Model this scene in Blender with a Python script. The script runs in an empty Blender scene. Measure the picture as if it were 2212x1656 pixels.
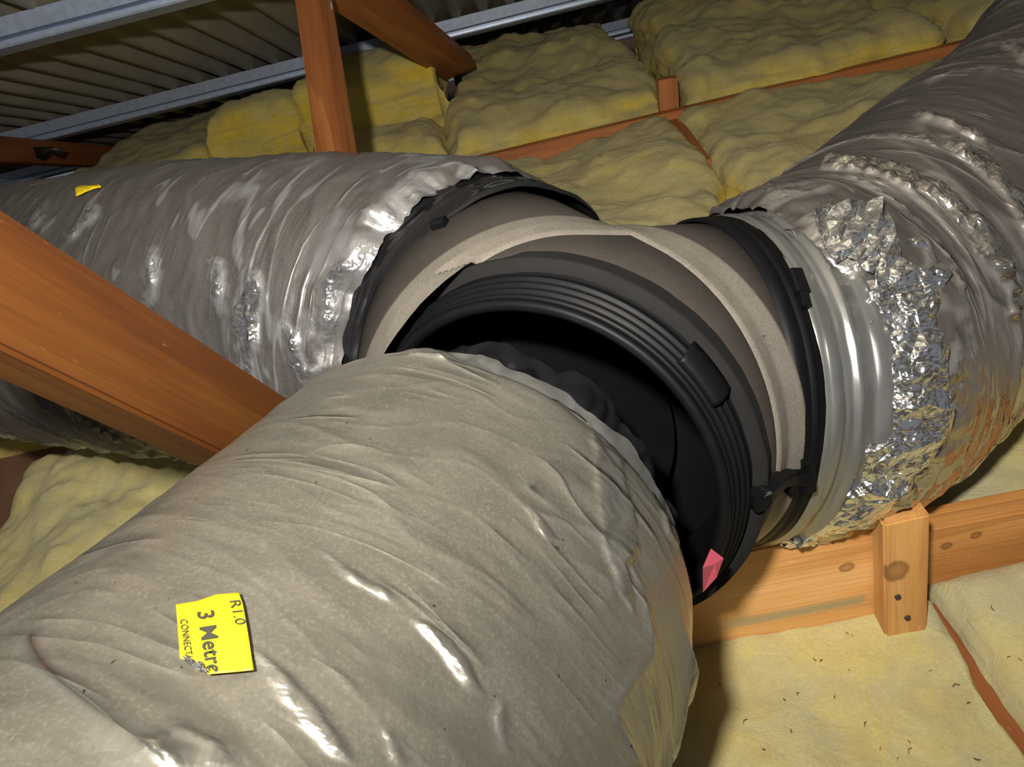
import bpy, bmesh, math, random
import numpy as np
from mathutils import Vector, Matrix
from mathutils.bvhtree import BVHTree

scene = bpy.context.scene
C = scene.collection

# ------------------------------------------------------------------ camera
F, CX, CY = 1661.0, 1106.0, 828.0          # focal length in pixels of the 2212x1656 frame
EYE = np.array([0.0, 0.0, 0.873])
_d = np.array([34, -432, 1661.0]); _d /= np.linalg.norm(_d)
_s = -0.215; _t = (432 * _s - 34) / 1661
_E = np.array([1, _s, _t]); _E /= np.linalg.norm(_E)
_n = np.cross(_E, _d)
PITCH = math.radians(17)                   # roof pitch
_h = _d * math.cos(PITCH) + _n * math.sin(PITCH)
_u = _n * math.cos(PITCH) - _d * math.sin(PITCH)
R = np.array([_E, _h, _u])                 # view axes -> world (X along eave, Y towards eave, Z up)
cam_d = bpy.data.cameras.new('camera'); cam = bpy.data.objects.new('camera', cam_d); C.objects.link(cam)
cam_d.sensor_width = 36.0; cam_d.lens = 36.0 * F / 2212.0; cam_d.clip_start = 0.02; cam_d.clip_end = 60
M4 = Matrix.Identity(4)
for i in range(3):
    M4[i][0] = R[i, 0]; M4[i][1] = -R[i, 1]; M4[i][2] = -R[i, 2]; M4[i][3] = EYE[i]
cam.matrix_world = M4
scene.camera = cam

# ------------------------------------------------------------------ light
scene.view_settings.view_transform = 'Standard'; scene.view_settings.look = 'None'
scene.view_settings.gamma = 1.0; scene.view_settings.use_curve_mapping = False
scene.view_settings.exposure = -0.22
world = bpy.data.worlds.new('roof_space_air'); scene.world = world; world.use_nodes = True
world.node_tree.nodes['Background'].inputs[0].default_value = (0.80, 0.88, 1.0, 1)
world.node_tree.nodes['Background'].inputs[1].default_value = 0.16
# work lamp hung under the roof above the lens, beam aimed down the roof space
ld = bpy.data.lights.new('work_lamp', 'SPOT'); ld.energy = 205; ld.shadow_soft_size = 0.03; ld.color = (1.0, 0.95, 0.87)
ld.spot_size = math.radians(158); ld.spot_blend = 1.0
lo = bpy.data.objects.new('work_lamp', ld); C.objects.link(lo); lo.location = (-0.10, -0.08, 1.16)
lo.rotation_euler = Vector((.35, 3.5, -.50)).to_track_quat('-Z', 'Y').to_euler()
# weak fill light added high behind the lens; no bulb is known there
l2 = bpy.data.lights.new('rear_fill', 'POINT'); l2.energy = 8; l2.shadow_soft_size = 0.3; l2.color = (1.0, 0.95, 0.88)
lo2 = bpy.data.objects.new('rear_fill', l2); C.objects.link(lo2); lo2.location = (-0.5, -1.5, 1.75)

# ------------------------------------------------------------------ helpers
def ray(x, y): return R @ np.array([(x - CX) / F, (y - CY) / F, 1.0])
def P(x, y, dep): return EYE + ray(x, y) * dep          # point seen at (x, y), dep metres down the view axis
def onY(x, y, Y): r = ray(x, y); return EYE + r * (Y / r[1])
def onZ(x, y, z): r = ray(x, y); return EYE + r * ((z - EYE[2]) / r[2])
def rel(x, y, z): return np.array([x, y, z + EYE[2]])
def unit(v): v = np.asarray(v, float); return v / np.linalg.norm(v)

_rng = np.random.default_rng(7)
_perm = np.concatenate([_rng.permutation(256)] * 3)
_grad = _rng.normal(size=(256, 3)); _grad /= np.linalg.norm(_grad, axis=1)[:, None]
def perlin(x, y, z):
    x, y, z = np.broadcast_arrays(np.asarray(x, float), np.asarray(y, float), np.asarray(z, float))
    xi, yi, zi = np.floor(x).astype(int), np.floor(y).astype(int), np.floor(z).astype(int)
    xf, yf, zf = x - xi, y - yi, z - zi
    f = lambda t: t * t * t * (t * (t * 6 - 15) + 10)
    u, v, w = f(xf), f(yf), f(zf)
    def g(a, b, c):
        i = _perm[(_perm[(_perm[(xi + a) & 255] + yi + b) & 255] + zi + c) & 255]
        G = _grad[i]; return G[..., 0] * (xf - a) + G[..., 1] * (yf - b) + G[..., 2] * (zf - c)
    L = lambda a, b, t: a + (b - a) * t
    return L(L(L(g(0,0,0), g(1,0,0), u), L(g(0,1,0), g(1,1,0), u), v),
             L(L(g(0,0,1), g(1,0,1), u), L(g(0,1,1), g(1,1,1), u), v), w) * 1.6
def fbm(x, y, z, o=4):
    s = 0; a = 1.0; f = 1.0
    for k in range(o):
        s = s + a * perlin(x * f + 17 * k, y * f, z * f); a *= .5; f *= 2.03
    return s
def ridge(n, p=3, w=1.0): return np.clip(1 - np.abs(n) / w, 0, 1) ** p
def sstep(a, b, x):
    t = np.clip((x - a) / (b - a), 0, 1); return t * t * (3 - 2 * t)

def link(o, parent=None):
    C.objects.link(o)
    if parent is not None: o.parent = parent
    return o
def tag(o, label=None, cat=None, group=None, kind=None):
    if label: o['label'] = label
    if cat: o['category'] = cat
    if group: o['group'] = group
    if kind: o['kind'] = kind
    return o
def empty(name, loc, label, cat, group=None, kind=None):
    o = bpy.data.objects.new(name, None); o.location = loc; o.empty_display_size = .05; C.objects.link(o)
    return tag(o, label, cat, group, kind)
def setparent(o, parent):
    o.parent = parent
    if parent is not None:
        w = Matrix.Identity(4); q = parent
        while q is not None: w = q.matrix_parent_inverse @ q.matrix_basis @ w; q = q.parent
        o.matrix_parent_inverse = w.inverted()
def meshobj(name, V, Fc, mat, parent=None, smooth=True, attrs=None):
    me = bpy.data.meshes.new(name)
    if isinstance(Fc, np.ndarray):
        V = np.ascontiguousarray(np.asarray(V, np.float32).reshape(-1)); n = len(Fc)
        me.vertices.add(len(V) // 3); me.vertices.foreach_set('co', V)
        me.loops.add(n * 4); me.loops.foreach_set('vertex_index', np.ascontiguousarray(Fc, np.int32).ravel())
        me.polygons.add(n); me.polygons.foreach_set('loop_start', np.arange(0, n * 4, 4, dtype=np.int32))
        me.update(calc_edges=True)
    else:
        me.from_pydata([tuple(v) for v in np.asarray(V).reshape(-1, 3)], [], [tuple(int(i) for i in f) for f in Fc])
    if smooth: me.polygons.foreach_set('use_smooth', [True] * len(me.polygons))
    if attrs:
        for k, a in attrs.items():
            a = np.asarray(a, np.float32)
            if a.ndim > 1 and a.shape[-1] == 3 and k.startswith('wrap'):
                at = me.attributes.new(k, 'FLOAT_VECTOR', 'POINT'); at.data.foreach_set('vector', np.ascontiguousarray(a).ravel())
            else:
                at = me.attributes.new(k, 'FLOAT', 'POINT'); at.data.foreach_set('value', np.ascontiguousarray(a).ravel())
    me.materials.append(mat); me.update()
    o = bpy.data.objects.new(name, me); C.objects.link(o); setparent(o, parent)
    return o
def gridfaces(nu, nv, closed):
    i = np.arange(nu - 1)[:, None]; j = np.arange(nv if closed else nv - 1)[None, :]
    j2 = (j + 1) % nv
    return np.stack([i * nv + j, i * nv + j2, (i + 1) * nv + j2, (i + 1) * nv + j], -1).reshape(-1, 4)
def gridobj(name, V, mat, parent=None, closed=False, smooth=True, attrs=None, mask=None, flip=False):
    nu, nv = V.shape[:2]; f = gridfaces(nu, nv, closed)
    if flip: f = f[:, ::-1]
    if mask is not None:
        keep = mask.ravel()[f].all(1); f = f[keep]
    return meshobj(name, V, f, mat, parent, smooth, attrs)
def bm_obj(name, bm, mat, parent=None, smooth=False):
    me = bpy.data.meshes.new(name); bm.to_mesh(me); bm.free(); me.materials.append(mat)
    if smooth: me.polygons.foreach_set('use_smooth', [True] * len(me.polygons))
    o = bpy.data.objects.new(name, me); C.objects.link(o); setparent(o, parent); return o
def solid(o, t, off=-1.0):
    m = o.modifiers.new('thickness', 'SOLIDIFY'); m.thickness = t; m.offset = off; return o

# ------------------------------------------------------------------ materials
class NM:
    def __init__(s, name):
        s.m = bpy.data.materials.new(name); s.m.use_nodes = True; s.t = s.m.node_tree
        s.b = s.t.nodes['Principled BSDF']; s._tc = None
    def n(s, typ, **kw):
        nd = s.t.nodes.new(typ)
        for k, v in kw.items(): setattr(nd, k, v)
        return nd
    def l(s, a, b): s.t.links.new(a, b)
    def put(s, inp, v):
        if hasattr(v, 'is_linked') or isinstance(v, bpy.types.NodeSocket): s.l(v, inp)
        else: inp.default_value = v
    def coord(s, scale=(1, 1, 1), rot=(0, 0, 0), loc=(0, 0, 0)):
        if s._tc is None: s._tc = s.n('ShaderNodeTexCoord')
        mp = s.n('ShaderNodeMapping'); s.l(s._tc.outputs['Object'], mp.inputs[0])
        mp.inputs['Scale'].default_value = scale; mp.inputs['Rotation'].default_value = rot; mp.inputs['Location'].default_value = loc
        return mp.outputs[0]
    def noise(s, vec, scale=1, detail=4, rough=.55, dist=0):
        nd = s.n('ShaderNodeTexNoise'); s.l(vec, nd.inputs['Vector'])
        nd.inputs['Scale'].default_value = scale; nd.inputs['Detail'].default_value = detail
        nd.inputs['Roughness'].default_value = rough; nd.inputs['Distortion'].default_value = dist
        return nd.outputs['Fac']
    def ramp(s, fac, stops):
        nd = s.n('ShaderNodeValToRGB'); s.l(fac, nd.inputs[0]); e = nd.color_ramp.elements
        while len(e) < len(stops): e.new(.5)
        for k, (p, c) in enumerate(stops):
            e[k].position = p; e[k].color = (c, c, c, 1) if isinstance(c, (int, float)) else (*c, 1)
        return nd.outputs['Color']
    def math(s, op, a, b=0.0, clamp=False):
        nd = s.n('ShaderNodeMath', operation=op, use_clamp=clamp); s.put(nd.inputs[0], a); s.put(nd.inputs[1], b); return nd.outputs[0]
    def mapr(s, v, a, b, c=0.0, d=1.0):
        nd = s.n('ShaderNodeMapRange'); s.put(nd.inputs[0], v)
        for k, q in zip((1, 2, 3, 4), (a, b, c, d)): nd.inputs[k].default_value = q
        return nd.outputs[0]
    def mix(s, f, a, b):
        nd = s.n('ShaderNodeMix', data_type='RGBA'); s.put(nd.inputs[0], f)
        for k, v in ((6, a), (7, b)):
            s.put(nd.inputs[k], v if isinstance(v, bpy.types.NodeSocket) else (*v, 1))
        return nd.outputs[2]
    def mixf(s, f, a, b):
        nd = s.n('ShaderNodeMix', data_type='FLOAT'); s.put(nd.inputs[0], f); s.put(nd.inputs[2], a); s.put(nd.inputs[3], b); return nd.outputs[0]
    def bump(s, h, strength=.3, dist=.01, prev=None):
        nd = s.n('ShaderNodeBump'); s.put(nd.inputs['Height'], h); nd.inputs['Strength'].default_value = strength
        nd.inputs['Distance'].default_value = dist
        if prev is not None: s.l(prev, nd.inputs['Normal'])
        return nd.outputs[0]
    def attr(s, name): nd = s.n('ShaderNodeAttribute'); nd.attribute_name = name; return nd.outputs['Fac']
    def nz(s):
        g = s.n('ShaderNodeNewGeometry'); x = s.n('ShaderNodeSeparateXYZ'); s.l(g.outputs['Normal'], x.inputs[0]); return x.outputs[2]
    def set(s, **kw):
        for k, v in kw.items():
            i = s.b.inputs[k.replace('_', ' ')]
            if isinstance(v, tuple) and len(v) == 3 and i.type == 'RGBA': v = (*v, 1)
            s.put(i, v)
        return s

def flat(name, col, rough=.5, metal=0.0, **kw):
    m = NM(name); n = m.noise(m.coord(), 40, 3)
    c = m.mix(m.mapr(n, .3, .7, 0, 1), tuple(x * .85 for x in col), tuple(min(1, x * 1.1) for x in col))
    m.set(Base_Color=c, Roughness=rough, Metallic=metal, **kw); return m.m

def wood(name, light, mid, dark, knots=(), streak=None, grain=1.0, rough=.55):
    m = NM(name)
    v = m.coord((1.6, 16, 16)); warp = m.noise(v, 1.2, 3, .5, .4)
    rings = m.n('ShaderNodeTexWave', wave_type='BANDS', bands_direction='Y', wave_profile='SAW')
    m.l(m.coord((.35, 9, 5)), rings.inputs[0]); rings.inputs['Scale'].default_value = 1.4; rings.inputs['Distortion'].default_value = 5.5
    rings.inputs['Detail'].default_value = 3; rings.inputs['Detail Scale'].default_value = .7
    c = m.ramp(warp, [(.25, dark), (.5, mid), (.75, light)])
    c = m.mix(m.mapr(rings.outputs['Fac'], .55, 1.0, 0, .5), c, dark)
    fine = m.noise(m.coord((5, 260, 260)), 1, 2, .6)
    c = m.mix(m.mapr(fine, .45, .8, 0, .32), c, tuple(x * .45 for x in dark))
    speck = m.noise(m.coord((60, 160, 160)), 1, 2, .5)
    c = m.mix(m.mapr(speck, .68, .8, 0, .35), c, tuple(min(1, x * 1.5 + .05) for x in light))
    for (kx, ky, kz, kr) in knots:
        vm = m.n('ShaderNodeVectorMath', operation='DISTANCE'); m.l(m.coord((.8, 1, 1)), vm.inputs[0]); vm.inputs[1].default_value = (kx * .8, ky, kz)
        wob = m.math('ADD', vm.outputs['Value'], m.math('MULTIPLY', m.noise(m.coord((90, 90, 90)), 1, 3), kr * .55))
        f = m.mapr(wob, kr * 1.25, kr * 1.02, 0, 1)
        core = m.mapr(wob, kr * .9, kr * .5, 0, .55)
        c = m.mix(m.math('MULTIPLY', f, .72), c, tuple(x * .42 for x in dark)); c = m.mix(m.math('MULTIPLY', core, .6), c, mid)
    if streak:
        (y0, z0, w, x0, x1, col) = streak
        sp = m.n('ShaderNodeSeparateXYZ'); m.l(m.coord(), sp.inputs[0])
        dz = m.math('ABSOLUTE', m.math('SUBTRACT', m.math('ADD', sp.outputs[2], m.math('MULTIPLY', m.math('SUBTRACT', warp, .5), .02)), z0))
        f = m.mapr(dz, w, w * .3, 0, .75)
        f = m.math('MULTIPLY', f, m.mapr(sp.outputs[0], x0, x0 + .06, 0, 1)); f = m.math('MULTIPLY', f, m.mapr(sp.outputs[0], x1, x1 - .01, 0, 1))
        c = m.mix(f, c, col)
    bh = m.math('ADD', m.math('MULTIPLY', fine, .6), m.math('MULTIPLY', warp, .5))
    m.set(Base_Color=c, Roughness=rough, Normal=m.bump(bh, .35 * grain, .003)); return m.m

def foil(name, dust_lo, dust_hi, dustcol, base=(.78, .77, .75), rough=.2, wr=(1, 1, 1), film=.0, drough=.62, lines=0, crinkle=.012, spec=.5, rubline=.6, lstr=.65):
    """aluminium foil sleeve with settled dust on the surfaces that face up; 'clean' marks rubbed folds"""
    m = NM(name)
    big = m.noise(m.coord(), 7, 4, .6); fine = m.noise(m.coord(), 420, 2, .6)
    z = m.math('ADD', m.nz(), m.math('MULTIPLY', m.math('SUBTRACT', big, .5), .5))
    d = m.mapr(z, dust_lo, dust_hi, 0, 1)
    d = m.math('MULTIPLY', d, m.mapr(m.attr('clean'), 0, 1, 1, .12))
    d = m.math('MULTIPLY', d, m.mapr(fine, .2, .6, .86, 1.0))
    n2 = m.noise(m.coord(), 22, 4, .6)
    dc = m.mix(m.mapr(n2, .35, .7), tuple(x * .86 for x in dustcol), tuple(x * 1.1 for x in dustcol))
    dc = m.mix(m.mapr(fine, .5, .72, 0, .6), dc, tuple(x * 1.55 for x in dustcol)); dc = m.mix(m.mapr(fine, .45, .25, 0, .5), dc, tuple(x * .55 for x in dustcol))
    col = m.mix(d, base, dc)
    def creases(att, scl, width, seed):
        a = m.n('ShaderNodeAttribute'); a.attribute_name = att
        mp = m.n('ShaderNodeMapping'); m.l(a.outputs['Vector'], mp.inputs[0]); mp.inputs['Scale'].default_value = scl; mp.inputs['Location'].default_value = (seed, 0, seed)
        n = m.noise(mp.outputs[0], 1, 1.5, .5, .35)
        ln = m.mapr(m.math('ABSOLUTE', m.math('SUBTRACT', n, .5)), 0, width, 1, 0)
        gate = m.mapr(m.noise(m.coord(), 6 + seed, 1), .48, .62, 0, 1)
        return m.math('MULTIPLY', m.math('POWER', ln, 1.6), gate)
    if lines:
        c1 = creases('wrap_a', (.45, .45, lines * .7), .07, 1.0); c2 = creases('wrap_b', (.6, .6, lines * 1.2), .06, 4.0); c3 = creases('wrap_a', (1.3, 1.3, lines * 3.2), .12, 7.0)
        hgt = m.math('ADD', m.math('ADD', c1, m.math('MULTIPLY', c2, .7)), m.math('MULTIPLY', c3, .35))
        at_ = m.n('ShaderNodeAttribute'); at_.attribute_name = 'wrap_a'; mp_ = m.n('ShaderNodeMapping'); m.l(at_.outputs['Vector'], mp_.inputs[0]); mp_.inputs['Scale'].default_value = (1.4, 1.4, 38)
        stk = m.noise(mp_.outputs[0], 1, 4, .65, .5)
        dc = m.mix(m.mapr(stk, .5, .75, 0, .6), dc, tuple(x * .55 for x in dustcol)); dc = m.mix(m.mapr(stk, .45, .25, 0, .55), dc, (dustcol[0] * 1.5, dustcol[1] * 1.42, dustcol[2] * 1.38))
        sharp = m.math('MULTIPLY', m.math('MAXIMUM', m.mapr(c1, .55, 1, 0, 1), m.mapr(c2, .6, 1, 0, 1)), rubline)
        d = m.math('MULTIPLY', d, m.math('SUBTRACT', 1.0, sharp)); col = m.mix(d, base, dc)
    lin = m.noise(m.coord(tuple(60 * w for w in wr)), 1, 3, .55, .3)
    nb = m.bump(lin, .22, .003)
    if lines: nb = m.bump(hgt, lstr, .003, nb)
    k1 = m.math('ABSOLUTE', m.math('SUBTRACT', m.noise(m.coord(), 30, 1, .5, .2), .5)); k2 = m.math('ABSOLUTE', m.math('SUBTRACT', m.noise(m.coord(), 78, 1, .5, .2), .5))
    kk = m.math('MULTIPLY', m.math('ADD', k1, m.math('MULTIPLY', k2, .45)), m.mapr(m.attr('clean'), .3, 1, 0, 1))
    nb = m.bump(kk, .9, crinkle, nb)
    speck = m.mapr(m.noise(m.coord(), 230, 0, .5), .86, .88, 0, .8)
    col = m.mix(speck, col, (.03, .025, .02))
    m.set(Base_Color=col, Metallic=m.mapr(d, 0, 1, .97, film), Roughness=m.mixf(d, rough, drough), Normal=nb, Specular_IOR_Level=spec)
    return m.m

def insulation(name, pale, yellow, dusty, dustamt, fs=150):
    m = NM(name)
    a = m.noise(m.coord(), 4.5, 4, .6); b = m.noise(m.coord(), 16, 5, .65, .6); f = m.noise(m.coord((1, 1, 2.2)), fs, 5, .72, 1.6)
    c = m.mix(m.mapr(m.math('ADD', m.math('MULTIPLY', a, .6), m.math('MULTIPLY', b, .4)), .42, .6), pale, yellow)
    lay = m.noise(m.coord((3, 3, 34)), 1, 4, .65, .8)
    c = m.mix(m.mapr(lay, .52, .72, 0, .55), c, tuple(x * .62 for x in dusty)); c = m.mix(m.mapr(lay, .45, .3, 0, .5), c, tuple(min(1, x * 1.15) for x in yellow))
    dz = m.mapr(m.math('ADD', m.nz(), m.math('MULTIPLY', m.math('SUBTRACT', b, .5), 1.6)), .05, .95, 0, dustamt)
    c = m.mix(dz, c, dusty)
    c = m.mix(m.mapr(f, .5, .8, 0, .35), c, tuple(x * .72 for x in yellow)); c = m.mix(m.mapr(f, .48, .25, 0, .3), c, tuple(min(1, x * 1.12) for x in pale))
    nb = m.bump(b, .4, .016); nb = m.bump(f, .6, .5 / fs, nb)
    m.set(Base_Color=c, Roughness=.95, Specular_IOR_Level=.1, Normal=nb, Sheen_Weight=.15, Subsurface_Weight=.12, Subsurface_Radius=(.02, .015, .006), Subsurface_Scale=.6)
    return m.m

M = {}
M['pine_near'] = wood('pine_near', (.74, .43, .17), (.64, .33, .105), (.44, .18, .045), streak=(0, -.035, .013, .52, .755, (.27, .25, .14)), knots=((.724, -.0225, .035, .010), (.72, -.0225, -.082, .012), (.61, -.0225, -.085, .015)))
M['pine_joist'] = wood('pine_joist', (.58, .29, .09), (.48, .21, .055), (.30, .12, .03), knots=((-.88, -.0225, .03, .008), (-.84, -.0225, .04, .008)))
M['pine_block'] = wood('pine_block', (.62, .35, .12), (.54, .27, .08), (.34, .14, .04), knots=((-.062, -.018, -.013, .018),))
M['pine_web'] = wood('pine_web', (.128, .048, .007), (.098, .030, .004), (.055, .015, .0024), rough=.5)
M['pine_post'] = wood('pine_post', (.42, .165, .05), (.34, .115, .03), (.20, .06, .014))
M['pine_far'] = wood('pine_far', (.52, .20, .055), (.43, .145, .035), (.28, .085, .02))
M['pine_dark'] = wood('pine_dark', (.30, .10, .03), (.24, .075, .02), (.14, .04, .012))
M['foil_front'] = foil('foil_front', -.30, .55, (.150, .139, .111), base=(.36, .35, .315), rough=.25, wr=(1, .5, 1), film=.55, drough=.40, lines=13, crinkle=.005, rubline=.95, lstr=1.0)
M['foil_left'] = foil('foil_left', -.98, -.45, (.062, .056, .051), base=(.46, .46, .47), rough=.10, film=.3, drough=.46, lines=17)
M['foil_right'] = foil('foil_right', .0, .62, (.066, .058, .053), base=(.50, .47, .43), rough=.11, film=.3, drough=.46, lines=22)
M['foil_bare'] = foil('foil_bare', .75, 1.6, (.3, .28, .26), base=(.86, .86, .86), rough=.12, wr=(.7, .7, .7))
M['foil_rub'] = foil('foil_rub', .5, 1.6, (.2, .19, .16), base=(.52, .51, .47), rough=.24, wr=(.7, .7, .7))
M['dust_shell'] = foil('dust_shell', -.55, .25, (.028, .0235, .020), base=(.09, .08, .07), rough=.5, drough=.85, spec=.15, wr=(.5, .5, .5))
M['tape'] = foil('tape', -.9, .1, (.125, .111, .092), base=(.30, .28, .25), rough=.34, drough=.75, spec=.2, wr=(.6, .6, .6), film=.05)
M['black'] = flat('black_plastic', (.0035, .0035, .0042), .5, Specular_IOR_Level=.12)
M['black_film'] = NM('black_film').set(Base_Color=(.008, .008, .009), Roughness=.14).m
M['felt'] = flat('dusty_black', (.008, .0076, .0072), .85, Specular_IOR_Level=.2)
M['film_grey'] = NM('film_grey').set(Base_Color=(.26, .26, .25), Metallic=.75, Roughness=.24).m
M['yellow'] = flat('yellow_label', (.56, .40, .003), .55)
M['ink'] = NM('ink').set(Base_Color=(.03, .03, .02), Roughness=.5).m
M['pink'] = NM('pink_film').set(Base_Color=(.26, .045, .065), Roughness=.3).m
M['steel'] = flat('nail_steel', (.06, .055, .05), .45, .6)
M['zinc'] = flat('zinc', (.46, .53, .66), .42, .45)
M['splinter'] = flat('splinter', (.16, .07, .025), .8)
M['batt_near'] = insulation('batt_near', (.54, .49, .27), (.60, .485, .145), (.42, .375, .21), .3)
M['batt_mid'] = insulation('batt_mid', (.58, .52, .24), (.66, .52, .11), (.40, .36, .19), .55)
M['batt_far'] = insulation('batt_far', (.64, .55, .20), (.76, .55, .05), (.42, .37, .18), .75, 60)
m = NM('roof_metal'); a = m.noise(m.coord((2, 1, 1)), 3, 4)
m.set(Base_Color=m.mix(m.mapr(a, .3, .7), (.30, .275, .22), (.38, .35, .285)), Metallic=.2, Roughness=.5); M['roof'] = m.m
m = NM('ceiling_board'); a = m.noise(m.coord(), 6, 4)
m.set(Base_Color=m.mix(m.mapr(a, .3, .7), (.20, .09, .05), (.30, .16, .09)), Roughness=.9); M['board'] = m.m

# ------------------------------------------------------------------ setting: ceiling board underfoot, roof sheet
FZ = -0.15
bm = bmesh.new(); bmesh.ops.create_cube(bm, size=1, matrix=Matrix.Translation((0, 1.9, FZ - .01)) @ Matrix.Diagonal((9, 9, .02, 1)))
tag(bm_obj('floor', bm, M['board']), 'brown ceiling lining under the insulation batts', 'ceiling lining', kind='structure')

Y2 = 4.2; Z2 = onY(500, 190, Y2)[2] + .03; TN = math.tan(PITCH)       # lower batten line of the roof
def roofz(Y, off=0.0): return Z2 - (Y - Y2) * TN - off
PIT = .135
xs = np.arange(-4.2, 3.6, PIT / 10); ys = np.array([-2.6, -1, .5, 2, 3, 4, 5, 5.9])
A, B = np.meshgrid(ys, xs, indexing='ij')
Zr = roofz(A) + .055 + .027 * np.clip(1.3 * np.sin(2 * np.pi * B / PIT), -1, 1)
ro = solid(gridobj('ceiling', np.stack([B, A, Zr], -1), M['roof']), .003, 1)
tag(ro, 'corrugated metal roof sheet sloping down to the eave', 'roof sheet', kind='structure')

def batten(label, Yc, x0, x1, tall=.085):
    z = roofz(Yc, -.03)                                            # top flange meets the sheet
    prof = [(-.004, 0), (.06, 0), (.06, -tall), (-.008, -tall), (-.010, -tall + .006), (-.008, -tall + .017), (.035, -tall + .019), (.035, -tall + .034), (0, -tall + .035)]
    V = []; n = len(prof)
    for x in (x0, x1): V += [(x, Yc + a, z + b - a * TN) for a, b in prof]
    Fc = [(i, (i + 1) % n, n + (i + 1) % n, n + i) for i in range(n)] + [tuple(range(n))[::-1], tuple(range(n, 2 * n))]
    o = meshobj('roof_batten', V, Fc, M['zinc'], None, False)
    return tag(o, label, 'batten', 'metal roof battens')
batten('long galvanised steel roof batten passing behind the upright timber', Y2, -4.1, 3.4)
batten('galvanised steel roof batten at the top left corner, nearest the lens', 2.71, -4.1, 3.4)
batten('galvanised steel roof batten furthest down the slope by the eave', 5.35, -4.1, 3.4)

# ------------------------------------------------------------------ timbers
def beam(name, p0, p1, w, t, mat, phi=None, wdir=None, bev=.003, seg=1):
    """box from p0 to p1; w along local Z, t along local Y. phi rolls it so that the edge face shows."""
    p0, p1 = np.asarray(p0, float), np.asarray(p1, float); L = np.linalg.norm(p1 - p0); a = (p1 - p0) / L
    if wdir is None:
        v = EYE - (p0 + p1) / 2; v -= a * (v @ a); v = unit(v); p = np.cross(a, v)
        N1 = -math.sin(phi) * p + math.cos(phi) * v; yv = -N1
    else:
        wd = np.asarray(wdir, float); wd = unit(wd - a * (wd @ a)); yv = np.cross(wd, a)
    zv = np.cross(a, yv)
    bm = bmesh.new(); bmesh.ops.create_cube(bm, size=1, matrix=Matrix.Diagonal((L, t, w, 1)))
    bmesh.ops.bevel(bm, geom=bm.edges[:], offset=bev, segments=2, affect='EDGES')
    o = bm_obj(name, bm, mat)
    mw = Matrix.Identity(4); c = (p0 + p1) / 2
    for i in range(3): mw[i][0] = a[i]; mw[i][1] = yv[i]; mw[i][2] = zv[i]; mw[i][3] = c[i]
    o.matrix_world = mw; return o
# near joists under the branch fitting
o = beam('ceiling_joist', (-1.2, .7575, .005), (.372, .7575, .005), .20, .045, M['pine_near'], wdir=(0, 0, 1))
tag(o, 'pale pine timber lying under the branch fitting, green grey streak along its face', 'timber')
o = beam('ceiling_joist', (.30, .8055, -.04), (2.4, .8055, -.04), .135, .045, M['pine_joist'], wdir=(0, 0, 1))
tag(o, 'orange pine joist running to the right edge behind the short block', 'timber')
bl = beam('timber_block', (.3655, .7125, .148), (.380, .7165, -.15), .0565, .036, M['pine_block'], wdir=(1, 0, 0))
tag(bl, 'short upright pine block with one big knot and two nail heads', 'timber block')
for (px, py) in ((1241 + 699, 1290), (1961, 1335)):
    q = onY(px, py, .6945); bm = bmesh.new()
    bmesh.ops.create_cone(bm, cap_ends=True, segments=16, radius1=.0042, radius2=.0036, depth=.003, matrix=Matrix.Translation(tuple(q)) @ Matrix.Rotation(math.pi / 2, 4, 'X'))
    bm_obj('nail_head', bm, M['steel'], bl)
o = beam('ceiling_joist', (.425, .76, -.118), (.425, -1.5, -.118), .05, .05, M['pine_dark'], wdir=(0, 0, 1))
tag(o, 'dark pinkish timber low in the gap between the two near batts', 'timber')
# far joist and its bits
o = beam('ceiling_joist', (-3.2, 3.05, .045), (3.2, 3.05, .045), .09, .05, M['pine_far'], wdir=(0, 0, 1))
tag(o, 'long far ceiling joist half hidden by insulation', 'timber')
o = beam('timber_stub', onY(1440, 168, 3.10), onY(1446, 275, 3.10), .075, .05, M['pine_far'], wdir=(1, 0, 0))
tag(o, 'short upright timber stub standing on the far joist between two batts', 'timber stub')
o = beam('ceiling_joist', (.60, 3.02, .02), (.565, 2.45, .02), .09, .05, M['pine_far'], wdir=(0, 0, 1))
tag(o, 'narrow ceiling joist running towards the lens in the gap between batts', 'timber')
# roof timbers
o = beam('rafter', (-2.36, 2.6, roofz(2.6, .14)), (-2.36, 4.9, roofz(4.9, .14)), .12, .05, M['pine_dark'], wdir=(0, 0, 1))
tag(o, 'dark brown rafter at the left edge under the lower roof batten', 'timber')
gp = meshobj('nail_plate', [tuple(onY(x, y, 3.9)) for x, y in ((72, 318), (108, 316), (142, 322), (132, 338), (112, 330), (96, 346), (80, 340))], [tuple(range(7))], M['steel'], o); solid(gp, .004)
pr0 = onY(640, -110, 2.35); pr1 = onY(990, 146, 3.95)
o = beam('rafter', pr0, pr1, .16, .06, M['pine_far'], phi=-.55)
tag(o, 'brown rafter slanting down right from the upright timber, its cut end showing', 'timber')
pw0 = P(662, -105, 2.26); pw1 = P(748, 470, 1.95)
post = o = beam('truss_web', pw0, pw1, .086, .064, M['pine_post'], phi=-.62)
tag(o, 'upright orange truss timber rising behind the left duct', 'timber')
# big web in the left foreground
o = beam('truss_web', P(-420, 412, .47), P(660, 1000, .98), .102, .052, M['pine_web'], phi=.52, bev=.004)
tag(o, 'thick orange pine truss timber slanting across the left foreground', 'timber')

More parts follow.
